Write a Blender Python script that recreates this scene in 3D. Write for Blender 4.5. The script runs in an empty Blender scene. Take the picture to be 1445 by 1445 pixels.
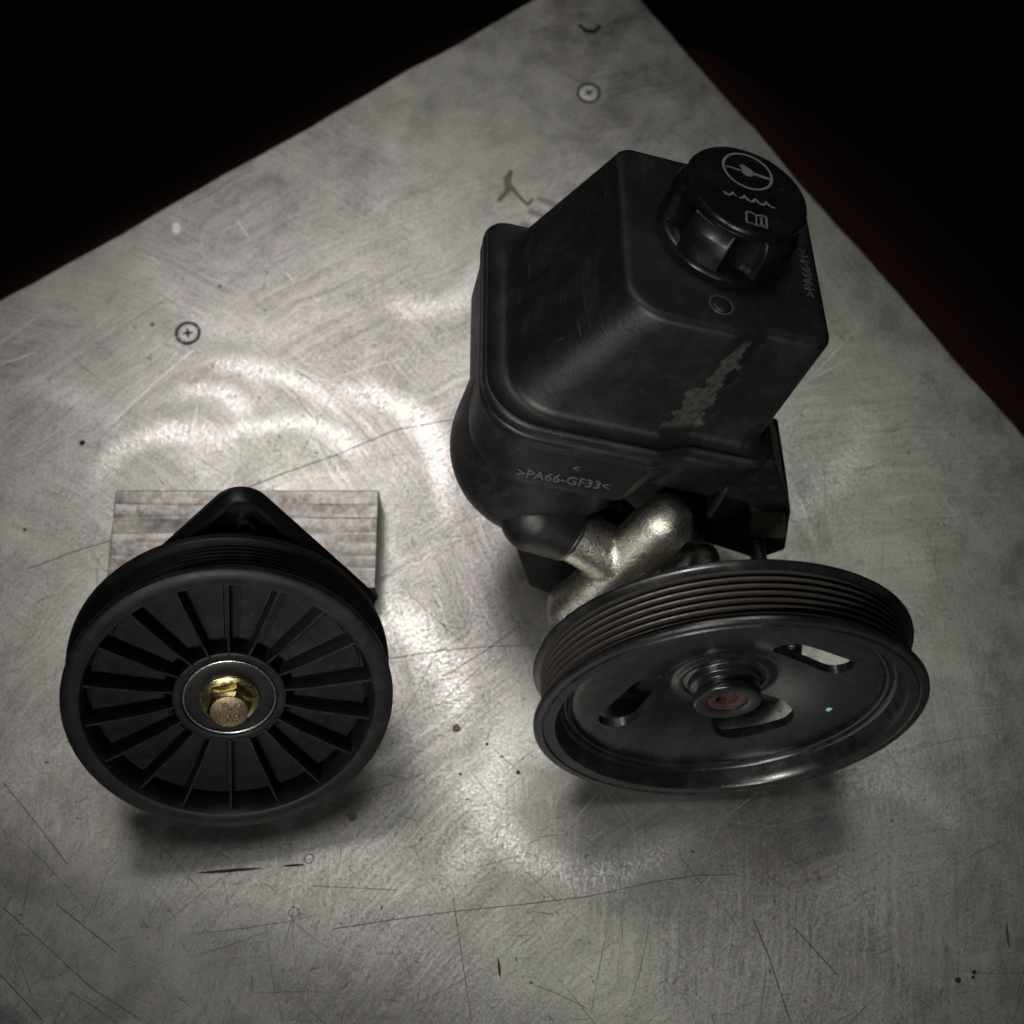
import bpy, bmesh, math, random
from mathutils import Vector, Matrix
import numpy as np

# ------------------------------------------------------------------ camera, world, lamps, exposure
S = 0.001                                    # everything below is written in millimetres
scene = bpy.context.scene
COL = scene.collection
R = math.radians
random.seed(7)

cam_d = bpy.data.cameras.new('camera')
cam = bpy.data.objects.new('camera', cam_d)
COL.objects.link(cam)
PITCH, DIST = 70.0, 560.0
cam.location = Vector((0, -DIST * math.cos(R(PITCH)), DIST * math.sin(R(PITCH)))) * S
cam.rotation_euler = (R(90 - PITCH), 0, 0)
cam_d.sensor_width = 36.0
cam_d.lens = 36.0 * 2100 / 1445
cam_d.clip_start = 0.02
cam_d.clip_end = 50
cam_d.dof.use_dof = True
cam_d.dof.focus_distance = 0.462
cam_d.dof.aperture_fstop = 11.0
scene.camera = cam

world = bpy.data.worlds.new('World')
scene.world = world
world.use_nodes = True
bg = world.node_tree.nodes['Background']
bg.inputs['Color'].default_value = (0.55, 0.6, 0.7, 1)
bg.inputs['Strength'].default_value = 0.02

def lamp(name, kind, loc, target, power, size, colour, shape='DISK', size_y=None, spot=None, blend=1.0):
    d = bpy.data.lights.new(name, kind)
    d.energy = power
    d.color = colour
    if kind == 'AREA':
        d.shape = shape
        d.size = size * S
        if size_y:
            d.size_y = size_y * S
    else:
        d.shadow_soft_size = size * S
    if kind == 'SPOT':
        d.spot_size = R(spot)
        d.spot_blend = blend
    o = bpy.data.objects.new(name, d)
    COL.objects.link(o)
    o.location = Vector(loc) * S
    o.rotation_euler = (Vector(target) - Vector(loc)).to_track_quat('-Z', 'Y').to_euler()
    return o

lamp('bench_lamp', 'SPOT', (-240, 560, 900), (-80, 58, 0), 13.0, 150, (1.0, 0.945, 0.925), spot=27)
lamp('right_fill_spot', 'SPOT', (230, 470, 900), (95, 25, 0), 5.4, 190, (0.95, 1.0, 0.9), spot=26)  # added greenish spot that brightens the right side of the bench
lamp('overhead_fill', 'AREA', (-10, 270, 1300), (0, -40, 0), 0.85, 520, (1.0, 0.975, 0.95))  # added overhead softbox, fills the shadows below the pulleys
lamp('front_lamp', 'AREA', (-60, -760, 560), (10, -20, 60), 1.8, 130, (1.0, 0.985, 0.95))
lamp('casting_fill_spot', 'SPOT', (-330, -490, 680), (32, -32, 60), 15.0, 30, (1.0, 0.98, 0.9), spot=18, blend=0.8)  # added spot, narrowed to the pump casting for its highlights

scene.view_settings.view_transform = 'Standard'
scene.view_settings.look = 'None'
scene.view_settings.exposure = 0.0
scene.view_settings.gamma = 1.0
scene.render.engine = 'CYCLES'

# ------------------------------------------------------------------ node helpers and materials
class NT:
    def __init__(s, name):
        s.m = bpy.data.materials.new(name)
        s.m.use_nodes = True
        s.t = s.m.node_tree
        s.b = s.t.nodes['Principled BSDF']
    def n(s, kind, **kw):
        nd = s.t.nodes.new(kind)
        for k, v in kw.items():
            setattr(nd, k, v)
        return nd
    def put(s, sock, v):
        if isinstance(v, bpy.types.NodeSocket):
            s.t.links.new(v, sock)
        elif isinstance(v, (tuple, list)) and len(v) == 3 and sock.type == 'RGBA':
            sock.default_value = (*v, 1)
        else:
            sock.default_value = v
    def math(s, op, a, b=None, c=None, clamp=False):
        nd = s.n('ShaderNodeMath', operation=op, use_clamp=clamp)
        s.put(nd.inputs[0], a)
        if b is not None: s.put(nd.inputs[1], b)
        if c is not None: s.put(nd.inputs[2], c)
        return nd.outputs[0]
    def vmath(s, op, a, b=None, scale=None):
        nd = s.n('ShaderNodeVectorMath', operation=op)
        s.put(nd.inputs[0], a)
        if b is not None: s.put(nd.inputs[1], b)
        if scale is not None: s.put(nd.inputs['Scale'], scale)
        return nd.outputs['Value'] if op in ('LENGTH', 'DISTANCE', 'DOT_PRODUCT') else nd.outputs[0]
    def mm(s):
        tc = s.n('ShaderNodeTexCoord')
        return s.vmath('SCALE', tc.outputs['Object'], scale=1000.0)
    def sep(s, v):
        nd = s.n('ShaderNodeSeparateXYZ'); s.put(nd.inputs[0], v); return nd.outputs
    def comb(s, x, y, z):
        nd = s.n('ShaderNodeCombineXYZ')
        for i, v in enumerate((x, y, z)): s.put(nd.inputs[i], v)
        return nd.outputs[0]
    def noise(s, v, scale, detail=3, rough=0.55, dist=0.0):
        nd = s.n('ShaderNodeTexNoise')
        s.put(nd.inputs['Vector'], v)
        nd.inputs['Scale'].default_value = scale
        nd.inputs['Detail'].default_value = detail
        nd.inputs['Roughness'].default_value = rough
        nd.inputs['Distortion'].default_value = dist
        return nd.outputs
    def ramp(s, f, lo, hi, a=0.0, b=1.0, smooth=True):
        nd = s.n('ShaderNodeMapRange', clamp=True)
        nd.interpolation_type = 'SMOOTHSTEP' if smooth else 'LINEAR'
        s.put(nd.inputs['Value'], f)
        for k, v in (('From Min', lo), ('From Max', hi), ('To Min', a), ('To Max', b)):
            s.put(nd.inputs[k], v)
        return nd.outputs[0]
    def mix(s, f, a, b):
        nd = s.n('ShaderNodeMix', data_type='RGBA')
        s.put(nd.inputs[0], f); s.put(nd.inputs[6], a); s.put(nd.inputs[7], b)
        return nd.outputs[2]
    def bump(s, h, strength, dist_mm, normal=None):
        nd = s.n('ShaderNodeBump')
        s.put(nd.inputs['Height'], h)
        nd.inputs['Strength'].default_value = strength
        nd.inputs['Distance'].default_value = dist_mm * S
        if normal is not None: s.put(nd.inputs['Normal'], normal)
        return nd.outputs[0]
    def set(s, **kw):
        for k, v in kw.items(): s.put(s.b.inputs[k.replace('_', ' ')], v)
        return s.m

def plastic(name, base, rough, grain=0.35, grain_scale=1.6, dust=0.5, spec=0.5, dusty=(0.11, 0.105, 0.1), grey=0.25):
    t = NT(name)
    p = t.mm()
    g = t.noise(p, grain_scale, 4, 0.7)[0]
    cloud = t.noise(p, 0.08, 7, 0.75, 0.4)[0]
    c = t.mix(t.ramp(cloud, 0.45, 0.75, 0.0, grey), base, dusty)
    v = t.n('ShaderNodeTexVoronoi'); t.put(v.inputs['Vector'], p); v.inputs['Scale'].default_value = 0.16
    keep = t.ramp(t.sep(v.outputs['Color'])[0], 0.72, 0.73)
    speck = t.math('MULTIPLY', t.ramp(v.outputs['Distance'], 0.02, 0.035, 1.0, 0.0), keep)
    c = t.mix(t.math('MULTIPLY', speck, dust), c, (0.45, 0.45, 0.43))
    # fine handling scratches
    st = t.noise(t.vmath('MULTIPLY', p, (3.0, 0.25, 0.4)), 1.0, 2)[0]
    r = t.math('ADD', t.ramp(cloud, 0.3, 0.7, rough - 0.07, rough + 0.1), t.ramp(st, 0.62, 0.7, 0.0, 0.06))
    return t.set(Base_Color=c, Roughness=r, Specular_IOR_Level=spec, Normal=t.bump(g, grain, 0.15))

M = {}
M['lid_plastic'] = None
M['idler_plastic'] = plastic('idler_plastic', (0.009, 0.0093, 0.0103), 0.42, 0.5, 1.3, 0.3, 0.4, grey=0.16)
M['tank_plastic'] = plastic('tank_plastic', (0.008, 0.0083, 0.009), 0.44, 0.6, 1.1, 0.35, 0.5, grey=0.18)
M['cap_plastic'] = plastic('cap_plastic', (0.005, 0.005, 0.006), 0.27, 0.08, 2.0, 0.4, 0.5, grey=0.08)
M['lug_paint'] = plastic('lug_paint', (0.003, 0.003, 0.003), 0.6, 0.3, 1.2, 0.1, 0.15, grey=0.02)
M['bracket_paint'] = plastic('bracket_paint', (0.004, 0.004, 0.0045), 0.38, 0.15, 1.5, 0.15, 0.35, grey=0.03)
M['pulley_paint'] = plastic('pulley_paint', (0.008, 0.0083, 0.010), 0.25, 0.14, 1.2, 0.3, 0.9, (0.09, 0.085, 0.08), 0.2)
M['shaded_cast'] = plastic('shaded_cast', (0.012, 0.011, 0.01), 0.6, 0.8, 0.9, 0.2, 0.4)  # cast aluminium housing with its shade put into the dark colour

def lid_plastic():
    t = NT('lid_plastic')
    p = t.mm()
    x, y, z = t.sep(p)[:3]          # x = right, y = towards the front, z = up (0 at the lid top)
    g = t.noise(p, 1.0, 5, 0.75)[0]
    cloud = t.noise(p, 0.06, 8, 0.74, 0.5)[0]
    base = t.mix(t.ramp(cloud, 0.45, 0.72, 0.0, 0.26), (0.007, 0.0073, 0.008), (0.04, 0.04, 0.042))
    # dried dirt run down the step of the front wall
    wob = t.math('MULTIPLY_ADD', t.noise(p, 0.12, 4, 0.6)[0], 14.0, -7.0)
    ctr = t.math('MULTIPLY_ADD', z, 0.13, 6.0)
    d = t.math('ABSOLUTE', t.math('ADD', t.math('SUBTRACT', x, ctr), wob))
    width = t.math('MULTIPLY_ADD', z, -0.12, 1.6)
    run = t.math('MULTIPLY', t.ramp(t.math('DIVIDE', d, width), 0.75, 1.05, 1.0, 0.0), t.ramp(y, 33.0, 35.0))
    run = t.math('MULTIPLY', run, t.ramp(z, -44.0, -40.0))
    run = t.math('MULTIPLY', run, t.ramp(z, -2.0, -6.0))
    run = t.math('MULTIPLY', run, t.ramp(t.noise(p, 0.5, 4, 0.7)[0], 0.36, 0.55, 0.3, 1.0))
    c = t.mix(t.math('MULTIPLY', run, 0.9), base, (0.06, 0.055, 0.047))
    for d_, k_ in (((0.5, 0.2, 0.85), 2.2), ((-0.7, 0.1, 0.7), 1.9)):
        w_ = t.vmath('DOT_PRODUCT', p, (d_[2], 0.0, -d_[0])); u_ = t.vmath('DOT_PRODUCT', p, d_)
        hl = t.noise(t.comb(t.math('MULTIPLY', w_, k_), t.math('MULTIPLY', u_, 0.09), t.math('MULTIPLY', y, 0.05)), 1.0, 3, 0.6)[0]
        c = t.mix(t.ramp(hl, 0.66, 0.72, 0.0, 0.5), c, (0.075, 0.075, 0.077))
    v = t.n('ShaderNodeTexVoronoi'); t.put(v.inputs['Vector'], p); v.inputs['Scale'].default_value = 0.15
    keep = t.ramp(t.sep(v.outputs['Color'])[0], 0.7, 0.71)
    speck = t.math('MULTIPLY', t.ramp(v.outputs['Distance'], 0.02, 0.04, 1.0, 0.0), keep)
    c = t.mix(t.math('MULTIPLY', speck, 0.5), c, (0.45, 0.45, 0.43))
    r = t.math('ADD', t.ramp(cloud, 0.3, 0.7, 0.37, 0.52), t.math('MULTIPLY', run, 0.3))
    return t.set(Base_Color=c, Roughness=r, Specular_IOR_Level=0.65, Normal=t.bump(g, 0.8, 0.16))
M['lid_plastic'] = lid_plastic()

def rib_steel():
    t = NT('worn_rib_steel')
    p = t.mm()
    x, y, z = t.sep(p)[:3]
    rad = t.math('SQRT', t.math('ADD', t.math('POWER', x, 2.0), t.math('POWER', y, 2.0)))
    nz = t.noise(p, 0.5, 5, 0.7)[0]
    crest = t.ramp(t.math('MULTIPLY_ADD', nz, 1.2, t.math('SUBTRACT', rad, 0.6)), 56.6, 58.6)
    c = t.mix(crest, (0.012, 0.011, 0.011), (0.085, 0.074, 0.067))
    return t.set(Base_Color=c, Roughness=t.ramp(nz, 0.3, 0.7, 0.35, 0.6), Metallic=t.math('MULTIPLY', crest, 0.45),
                 Normal=t.bump(t.noise(p, 1.6, 4, 0.7)[0], 0.3, 0.15))
M['rib_steel'] = rib_steel()

def metal(name, base, rough, bump=0.0, scale=1.0, stain=None, stain_amt=0.5, metallic=1.0):
    t = NT(name)
    p = t.mm()
    nz = t.noise(p, scale, 5, 0.7)[0]
    c = base if stain is None else t.mix(t.ramp(t.noise(p, scale * 0.6, 4, 0.65, 0.5)[0], 0.45, 0.62, 0.0, stain_amt), base, stain)
    t.set(Base_Color=c, Metallic=metallic, Roughness=t.ramp(nz, 0.3, 0.7, rough - 0.08, rough + 0.1))
    if bump:
        t.set(Normal=t.bump(nz, bump, 0.25))
    return t.m
M['cast_aluminium'] = metal('cast_aluminium', (0.78, 0.75, 0.68), 0.31, 1.0, 1.0, (0.5, 0.475, 0.41), 0.5)
M['grey_cast'] = metal('grey_cast', (0.34, 0.32, 0.28), 0.5, 0.7, 1.2, (0.08, 0.07, 0.06), 0.6)
M['zinc'] = metal('yellow_zinc', (0.62, 0.53, 0.26), 0.22, 0.06, 0.8, (0.42, 0.3, 0.1), 0.3)
M['zinc_rim'] = metal('pale_zinc', (0.62, 0.56, 0.42), 0.3, 0.12, 0.8, (0.4, 0.32, 0.2), 0.5)
M['bolt_face'] = metal('worn_bolt_face', (0.44, 0.33, 0.21), 0.4, 0.35, 2.6, (0.2, 0.135, 0.08), 0.7)
M['steel'] = metal('bright_steel', (0.62, 0.62, 0.6), 0.25, 0.05, 1.0)
M['dull_steel'] = metal('dull_steel', (0.25, 0.24, 0.22), 0.4, 0.15, 1.0, (0.1, 0.09, 0.08), 0.5)
M['rust'] = metal('rusty_socket', (0.10, 0.058, 0.05), 0.45, 0.4, 1.3, (0.045, 0.028, 0.025), 0.8, 0.5)
M['rubber'] = plastic('seal_rubber', (0.01, 0.01, 0.011), 0.42, 0.1, 2.0, 0.2, 0.5, grey=0.06)

def flat(name, c, rough=0.6, metallic=0.0, wear=0.0):
    t = NT(name)
    if wear:
        p = t.mm()
        w = t.ramp(t.noise(p, 1.4, 4, 0.7)[0], 0.4, 0.62, 0.0, wear)
        c = t.mix(w, c, tuple(v * 0.45 for v in c))
    return t.set(Base_Color=c, Roughness=rough, Metallic=metallic)
M['print'] = flat('grey_print', (0.25, 0.265, 0.275), 0.55, 0.0, 0.35)
M['cyan_paint'] = flat('cyan_paint', (0.33, 0.80, 0.86), 0.5)
M['emboss'] = flat('embossed_plastic', (0.085, 0.085, 0.086), 0.4)
M['scratch_dark'] = flat('dark_scratch', (0.045, 0.043, 0.04), 0.6, 0.5)
M['scratch_light'] = flat('bright_scratch', (0.72, 0.71, 0.68), 0.4, 1.0)
M['scuff_and_shade'] = flat('black_scuff_and_shade', (0.012, 0.011, 0.01), 0.8, 0.0, 0.6)  # shared by bench scuffs and by shade painted for recess and hole
M['stain_brown'] = metal('brown_stain', (0.16, 0.125, 0.09), 0.5, 0.2, 0.9, (0.08, 0.055, 0.04), 0.7, 0.4)
M['bar_grey'] = flat('bar_grey', (0.06, 0.065, 0.062), 0.6, 0.2)
M['faint_stain'] = metal('faint_stain', (0.30, 0.275, 0.24), 0.45, 0.2, 0.7, (0.4, 0.38, 0.35), 0.8, 0.9)
M['stain_grey'] = metal('grey_stain', (0.2, 0.19, 0.18), 0.5, 0.1, 0.9, None, 0, 0.7)
M['screw'] = metal('screw_zinc', (0.45, 0.44, 0.425), 0.5, 0.15, 1.2, (0.35, 0.34, 0.32), 0.5)
M['red_paint'] = flat('dark_red_paint', (0.04, 0.0012, 0.0012), 0.8)
M['wood'] = flat('dark_wood', (0.03, 0.018, 0.012), 0.8)

def sheet_metal():
    t = NT('swirled_aluminium')
    p = t.mm()
    x, y, z = t.sep(p)[:3]
    def hair(ax, ay, k, wav=18.0):
        u = t.vmath('DOT_PRODUCT', p, (ax, ay, 0)); w = t.vmath('DOT_PRODUCT', p, (-ay, ax, 0))
        wv = t.math('ADD', w, t.math('MULTIPLY', t.noise(p, 0.03, 2)[0], wav))
        return t.noise(t.comb(t.math('MULTIPLY', u, 0.06), t.math('MULTIPLY', wv, k), 0.0), 1.0, 3, 0.65)[0]
    h1, h2, h3 = hair(0.82, 0.57, 2.6), hair(0.3, 0.95, 2.2), hair(-0.6, 0.8, 2.4, 30.0)
    grain = t.noise(p, 1.5, 5, 0.75)[0]
    h = t.math('ADD', t.math('ADD', t.math('MULTIPLY', h1, 0.6), t.math('MULTIPLY', h2, 0.6)), t.math('MULTIPLY', h3, 0.5))
    h = t.math('ADD', h, t.math('MULTIPLY', grain, 0.6))
    # sander swirls: sanded arcs with their glints put into the base colour (centre x, y, radius, width, direction and spread in degrees, amount)
    warp = t.vmath('SCALE', t.vmath('SUBTRACT', t.noise(p, 0.035, 3)[1], (0.5, 0.5, 0.5)), scale=9.0)
    q = t.vmath('ADD', p, warp)
    total = None
    for cx, cy, rad, wid, a0, sp, amt in SWIRLS:
        rel = t.vmath('SUBTRACT', q, (cx, cy, 0))
        rx, ry = t.sep(rel)[:2]
        r_ = t.vmath('LENGTH', rel)
        band = t.ramp(t.math('ABSOLUTE', t.math('SUBTRACT', r_, rad)), 0.0, wid, 1.0, 0.0)
        rl = t.math('MAXIMUM', r_, 0.01)
        cosd = t.math('DIVIDE', t.math('ADD', t.math('MULTIPLY', rx, math.cos(R(a0))), t.math('MULTIPLY', ry, math.sin(R(a0)))), rl)
        fan = t.ramp(cosd, math.cos(R(sp)), 1.0)
        line = t.noise(t.comb(t.math('MULTIPLY', r_, 0.26), t.math('MULTIPLY', t.math('ARCTAN2', ry, rx), rad * 1.7), 0.0), 1.0, 4, 0.7)[0]
        a = t.math('MULTIPLY', t.math('MULTIPLY', band, fan), t.math('MULTIPLY', t.ramp(line, 0.40, 0.58, 0.2, 1.0), amt))
        total = a if total is None else t.math('MAXIMUM', total, a)
    total = t.math('MULTIPLY', total, t.ramp(t.noise(p, 0.9, 4, 0.7)[0], 0.34, 0.58, 0.3, 1.0))
    big = t.noise(p, 0.011, 5, 0.6, 0.6)[0]
    mid = t.noise(p, 0.06, 5, 0.68, 0.4)[0]
    tone = t.math('ADD', t.math('MULTIPLY', big, 0.34), t.math('ADD', t.math('MULTIPLY', mid, 0.38), t.math('MULTIPLY', grain, 0.28)))
    fine = t.noise(p, 0.9, 6, 0.8)[0]
    # broad brushed sweeps: long soft streaks curving across the sheet
    def sweep(cx, cy, k):
        rel = t.vmath('SUBTRACT', t.vmath('ADD', p, warp), (cx, cy, 0))
        sx_, sy_ = t.sep(rel)[:2]
        rr = t.vmath('LENGTH', rel)
        return t.noise(t.comb(t.math('MULTIPLY', rr, k), t.math('MULTIPLY', t.math('ARCTAN2', sy_, sx_), 5.0), 0.0), 1.0, 5, 0.72)[0]
    s1, s2 = sweep(-240, -120, 0.75), sweep(180, -330, 0.65)
    pick = t.ramp(t.noise(p, 0.016, 3)[0], 0.44, 0.56)
    brushed = t.math('ADD', t.math('MULTIPLY', s1, pick), t.math('MULTIPLY', s2, t.math('SUBTRACT', 1.0, pick)))
    tone = t.math('ADD', t.math('MULTIPLY', tone, 0.36), t.math('ADD', t.math('MULTIPLY', brushed, 0.17), t.math('ADD', t.math('MULTIPLY', fine, 0.29), t.math('MULTIPLY', t.math('ADD', h1, h2), 0.09))))
    c = t.mix(t.ramp(tone, 0.425, 0.575), (0.24, 0.23, 0.222), (0.60, 0.58, 0.56))
    hue = t.noise(t.vmath('ADD', p, (0, -250, 0)), 0.14, 5, 0.7, 0.5)[0]
    c = t.mix(t.ramp(hue, 0.5, 0.62, 0.0, 0.45), c, t.mix(0.6, c, (0.62, 0.53, 0.5)))
    c = t.mix(t.ramp(hue, 0.48, 0.36, 0.0, 0.4), c, t.mix(0.5, c, (0.5, 0.54, 0.42)))
    warmth = t.noise(t.vmath('ADD', p, (300, 0, 0)), 0.008, 3)[0]
    c = t.mix(t.ramp(warmth, 0.4, 0.62, 0.0, 0.6), c, t.mix(0.5, c, (0.45, 0.48, 0.38)))
    brown = t.ramp(t.noise(t.vmath('ADD', p, (0, 500, 0)), 0.03, 5, 0.7, 0.8)[0], 0.60, 0.74, 0.0, 0.4)
    c = t.mix(brown, c, (0.24, 0.19, 0.155))
    speck = t.ramp(t.noise(p, 0.42, 3, 0.6)[0], 0.70, 0.76, 0.0, 0.25)
    c = t.mix(speck, c, (0.12, 0.11, 0.1))
    c = t.mix(t.math('MULTIPLY', total, 0.9), c, (0.93, 0.91, 0.88))
    polish = t.ramp(t.noise(t.vmath('ADD', p, (70, 90, 0)), 0.022, 4, 0.6, 0.9)[0], 0.42, 0.66)
    r = t.math('SUBTRACT', t.ramp(mid, 0.3, 0.7, 0.40, 0.50), t.math('MULTIPLY', polish, 0.07))
    r = t.math('SUBTRACT', r, t.math('MULTIPLY', total, 0.2))
    r = t.math('ADD', r, t.ramp(fine, 0.35, 0.65, 0.06, -0.06, False))
    r = t.math('ADD', r, t.ramp(brushed, 0.35, 0.65, 0.035, -0.035, False))
    t.set(Base_Color=c, Metallic=0.93, Roughness=r, Normal=t.bump(h, 0.6, 0.12))
    return t.m
SWIRLS = [(-35, 108, 22, 9, -70, 75, 1.0), (-70, 5, 46, 9, 40, 60, 0.9), (-60, -75, 38, 13, 35, 60, 0.75), (-60, -95, 55, 12, -20, 45, 0.5),
          (28, -88, 45, 11, -110, 75, 0.8), (-128, 0, 33, 8, 105, 70, 1.0), (-120, 30, 20, 7, 80, 60, 0.9), (-110, 5, 56, 7, 70, 40, 0.9),
          (-185, 5, 45, 8, 80, 50, 0.5), (130, -95, 40, 10, 120, 60, 0.4), (120, -150, 50, 9, 60, 60, 0.35), (-150, -140, 50, 12, 100, 60, 0.3),
          (95, 40, 40, 10, -30, 60, 0.45), (-10, 150, 40, 12, 200, 70, 0.35), (-100, 120, 45, 9, 250, 60, 0.4), (-90, -5, 42, 6, 85, 60, 0.7)]
M['sheet'] = sheet_metal()

def block_metal():
    t = NT('milled_aluminium')
    p = t.mm()
    x, y, z = t.sep(p)[:3]
    line = t.noise(t.comb(t.math('MULTIPLY', x, 0.02), t.math('MULTIPLY', y, 1.4), 0.0), 1.0, 4, 0.7)[0]
    blot = t.noise(p, 0.3, 7, 0.78, 0.3)[0]
    dirt = t.ramp(t.noise(t.vmath('ADD', p, (40, 0, 0)), 0.28, 5, 0.75)[0], 0.50, 0.64, 0.0, 0.85)
    c = t.mix(t.ramp(blot, 0.35, 0.65), (0.20, 0.187, 0.175), (0.46, 0.44, 0.42))
    c = t.mix(t.ramp(line, 0.58, 0.68, 0.0, 0.2), c, (0.22, 0.2, 0.18))
    c = t.mix(dirt, c, (0.2, 0.165, 0.13))
    return t.set(Base_Color=c, Metallic=1.0, Roughness=t.ramp(blot, 0.3, 0.7, 0.36, 0.46),
                 Normal=t.bump(t.math('ADD', t.math('MULTIPLY', line, 0.3), t.noise(p, 1.3, 5, 0.75)[0]), 0.35, 0.16))
M['block'] = block_metal()

def floor_mat():
    t = NT('maroon_floor_paint')
    p = t.mm()
    n_ = t.noise(p, 0.01, 4)[0]
    return t.set(Base_Color=t.mix(n_, (0.004, 0.0005, 0.0005), (0.007, 0.0008, 0.0008)), Roughness=0.7)
M['floor'] = floor_mat()

# ------------------------------------------------------------------ object helpers
WORLD = {}                                    # world matrix (mm) of each object
def mat4(o, X, Y, Z):
    m = Matrix.Identity(4)
    for i, v in enumerate((X, Y, Z)):
        v = Vector(v)
        m[0][i], m[1][i], m[2][i] = v.x, v.y, v.z
    o = Vector(o)
    m[0][3], m[1][3], m[2][3] = o.x, o.y, o.z
    return m
def scaled(m):
    m = m.copy()
    for i in range(3): m[i][3] *= S
    return m
ID = Matrix.Identity(4)

def place(o, parent, Mw):
    WORLD[o.name] = Mw
    if parent is not None:
        o.parent = parent
        o.matrix_parent_inverse = Matrix.Identity(4)
        o.matrix_basis = scaled(WORLD[parent.name].inverted() @ Mw)
    else:
        o.matrix_basis = scaled(Mw)

def thing(name, label, cat, loc, group=None):
    o = bpy.data.objects.new(name, None)
    o.empty_display_size = 0.02
    COL.objects.link(o)
    place(o, None, Matrix.Translation(Vector(loc)))
    o['label'] = label; o['category'] = cat
    if group: o['group'] = group
    return o

def finish(me, smooth=38):
    me.shade_smooth()
    me.set_sharp_from_angle(angle=R(smooth))

def obj(name, verts, faces, mat, parent=None, Mw=ID, smooth=38, mats=None, fmat=None, recalc=True):
    me = bpy.data.meshes.new(name)
    me.from_pydata([(v[0] * S, v[1] * S, v[2] * S) for v in verts], [], faces)
    if recalc:
        bm = bmesh.new(); bm.from_mesh(me)
        bmesh.ops.recalc_face_normals(bm, faces=bm.faces)
        bm.to_mesh(me); bm.free()
    for m_ in (mats or [mat]): me.materials.append(m_)
    if fmat:
        for p_, i in zip(me.polygons, fmat): p_.material_index = i
    finish(me, smooth)
    o = bpy.data.objects.new(name, me)
    COL.objects.link(o)
    place(o, parent, Mw)
    return o

def bake(o, smooth=38):
    """replace the mesh by its evaluated mesh, drop modifiers"""
    dg = bpy.context.evaluated_depsgraph_get()
    me = bpy.data.meshes.new_from_object(o.evaluated_get(dg))
    o.modifiers.clear()
    old = o.data
    o.data = me
    me.name = old.name
    finish(me, smooth)

def clone(o, parent, Mw):
    c = o.copy(); COL.objects.link(c)
    place(c, parent, Mw)
    return c

def round_poly(pts, r, seg=3, closed=True):
    """round the corners of a 2D polygon; r = number or list"""
    n = len(pts); out = []
    for i in range(n):
        p = Vector(pts[i]); ri = r[i] if isinstance(r, (list, tuple)) else r
        if not closed and i in (0, n - 1) or ri <= 0:
            out.append(tuple(p)); continue
        a = Vector(pts[i - 1]) - p; b = Vector(pts[(i + 1) % n]) - p
        la, lb = a.length, b.length
        a.normalize(); b.normalize()
        ang = a.angle(b, math.pi)
        if abs(math.pi - ang) < 1e-3:
            out.append(tuple(p)); continue
        d = ri / math.tan(ang / 2)
        d = min(d, la * 0.49, lb * 0.49)
        rr = d * math.tan(ang / 2)
        c = p + (a + b).normalized() * (rr / math.sin(ang / 2))
        s0 = p + a * d - c; s1 = p + b * d - c
        tot = s0.angle_signed(s1)
        for k in range(seg + 1):
            v = s0.copy(); v.rotate(Matrix.Rotation(-tot * k / seg, 2)) if False else None
            th = tot * k / seg
            v = Vector((s0.x * math.cos(-th) - s0.y * math.sin(-th), s0.x * math.sin(-th) + s0.y * math.cos(-th)))
            out.append(tuple(c + v))
    return out

def lathe(profile, seg=128, closed=True, jitter=0.0):
    """profile = [(r, z)] revolved round z"""
    V, F = [], []
    n = len(profile)
    for k in range(seg):
        a = 2 * math.pi * k / seg
        ca, sa = math.cos(a), math.sin(a)
        for r, z in profile: V.append((r * ca, r * sa, z))
    m = n if closed else n - 1
    for k in range(seg):
        k2 = (k + 1) % seg
        for i in range(m):
            j = (i + 1) % n
            F.append((k * n + i, k2 * n + i, k2 * n + j, k * n + j))
    if not closed:
        for i in (0, n - 1):
            if profile[i][0] > 1e-6: F.append(tuple(k * n + i for k in range(seg)))
    return V, F

def solid(profile, seg=96):
    """closed lathe from axis to axis: profile ends become caps"""
    return lathe(profile, seg, closed=False)

def prism(poly, z0, z1, bev=0.0):
    """extruded 2D polygon with chamfered rims"""
    n = len(poly)
    c = Vector((sum(p[0] for p in poly) / n, sum(p[1] for p in poly) / n))
    def inset(d):
        out = []
        for i in range(n):
            a, b, e = Vector(poly[i - 1]), Vector(poly[i]), Vector(poly[(i + 1) % n])
            t1 = (b - a); t2 = (e - b)
            if t1.length < 1e-6: t1 = t2
            if t2.length < 1e-6: t2 = t1
            nn = (Vector((t1.y, -t1.x)).normalized() + Vector((t2.y, -t2.x)).normalized())
            nn = nn.normalized() if nn.length > 1e-6 else Vector((0, 0))
            out.append(b - nn * d * SGN)
        return out
    area = sum(poly[i - 1][0] * poly[i][1] - poly[i][0] * poly[i - 1][1] for i in range(n))
    SGN = 1 if area > 0 else -1
    if bev:
        loops = [(inset(bev), z0), (poly, z0 + bev), (poly, z1 - bev), (inset(bev), z1)]
    else:
        loops = [(poly, z0), (poly, z1)]
    return loft([[(p[0], p[1], z) for p in lp] for lp, z in loops])

def loft(loops, caps=(True, True), closed=True):
    V = [tuple(v) for lp in loops for v in lp]
    n = len(loops[0]); F = []
    for k in range(len(loops) - 1):
        for i in range(n if closed else n - 1):
            j = (i + 1) % n
            F.append((k * n + i, k * n + j, (k + 1) * n + j, (k + 1) * n + i))
    if caps[0]: F.append(tuple(range(n))[::-1])
    if caps[1]: F.append(tuple(range((len(loops) - 1) * n, len(loops) * n)))
    return V, F

def join(*parts):
    V, F = [], []
    for v, f in parts:
        b = len(V); V += list(v); F += [tuple(i + b for i in q) for q in f]
    return V, F

def xform(vf, m):
    return [tuple(m @ Vector(v)) for v in vf[0]], vf[1]

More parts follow.
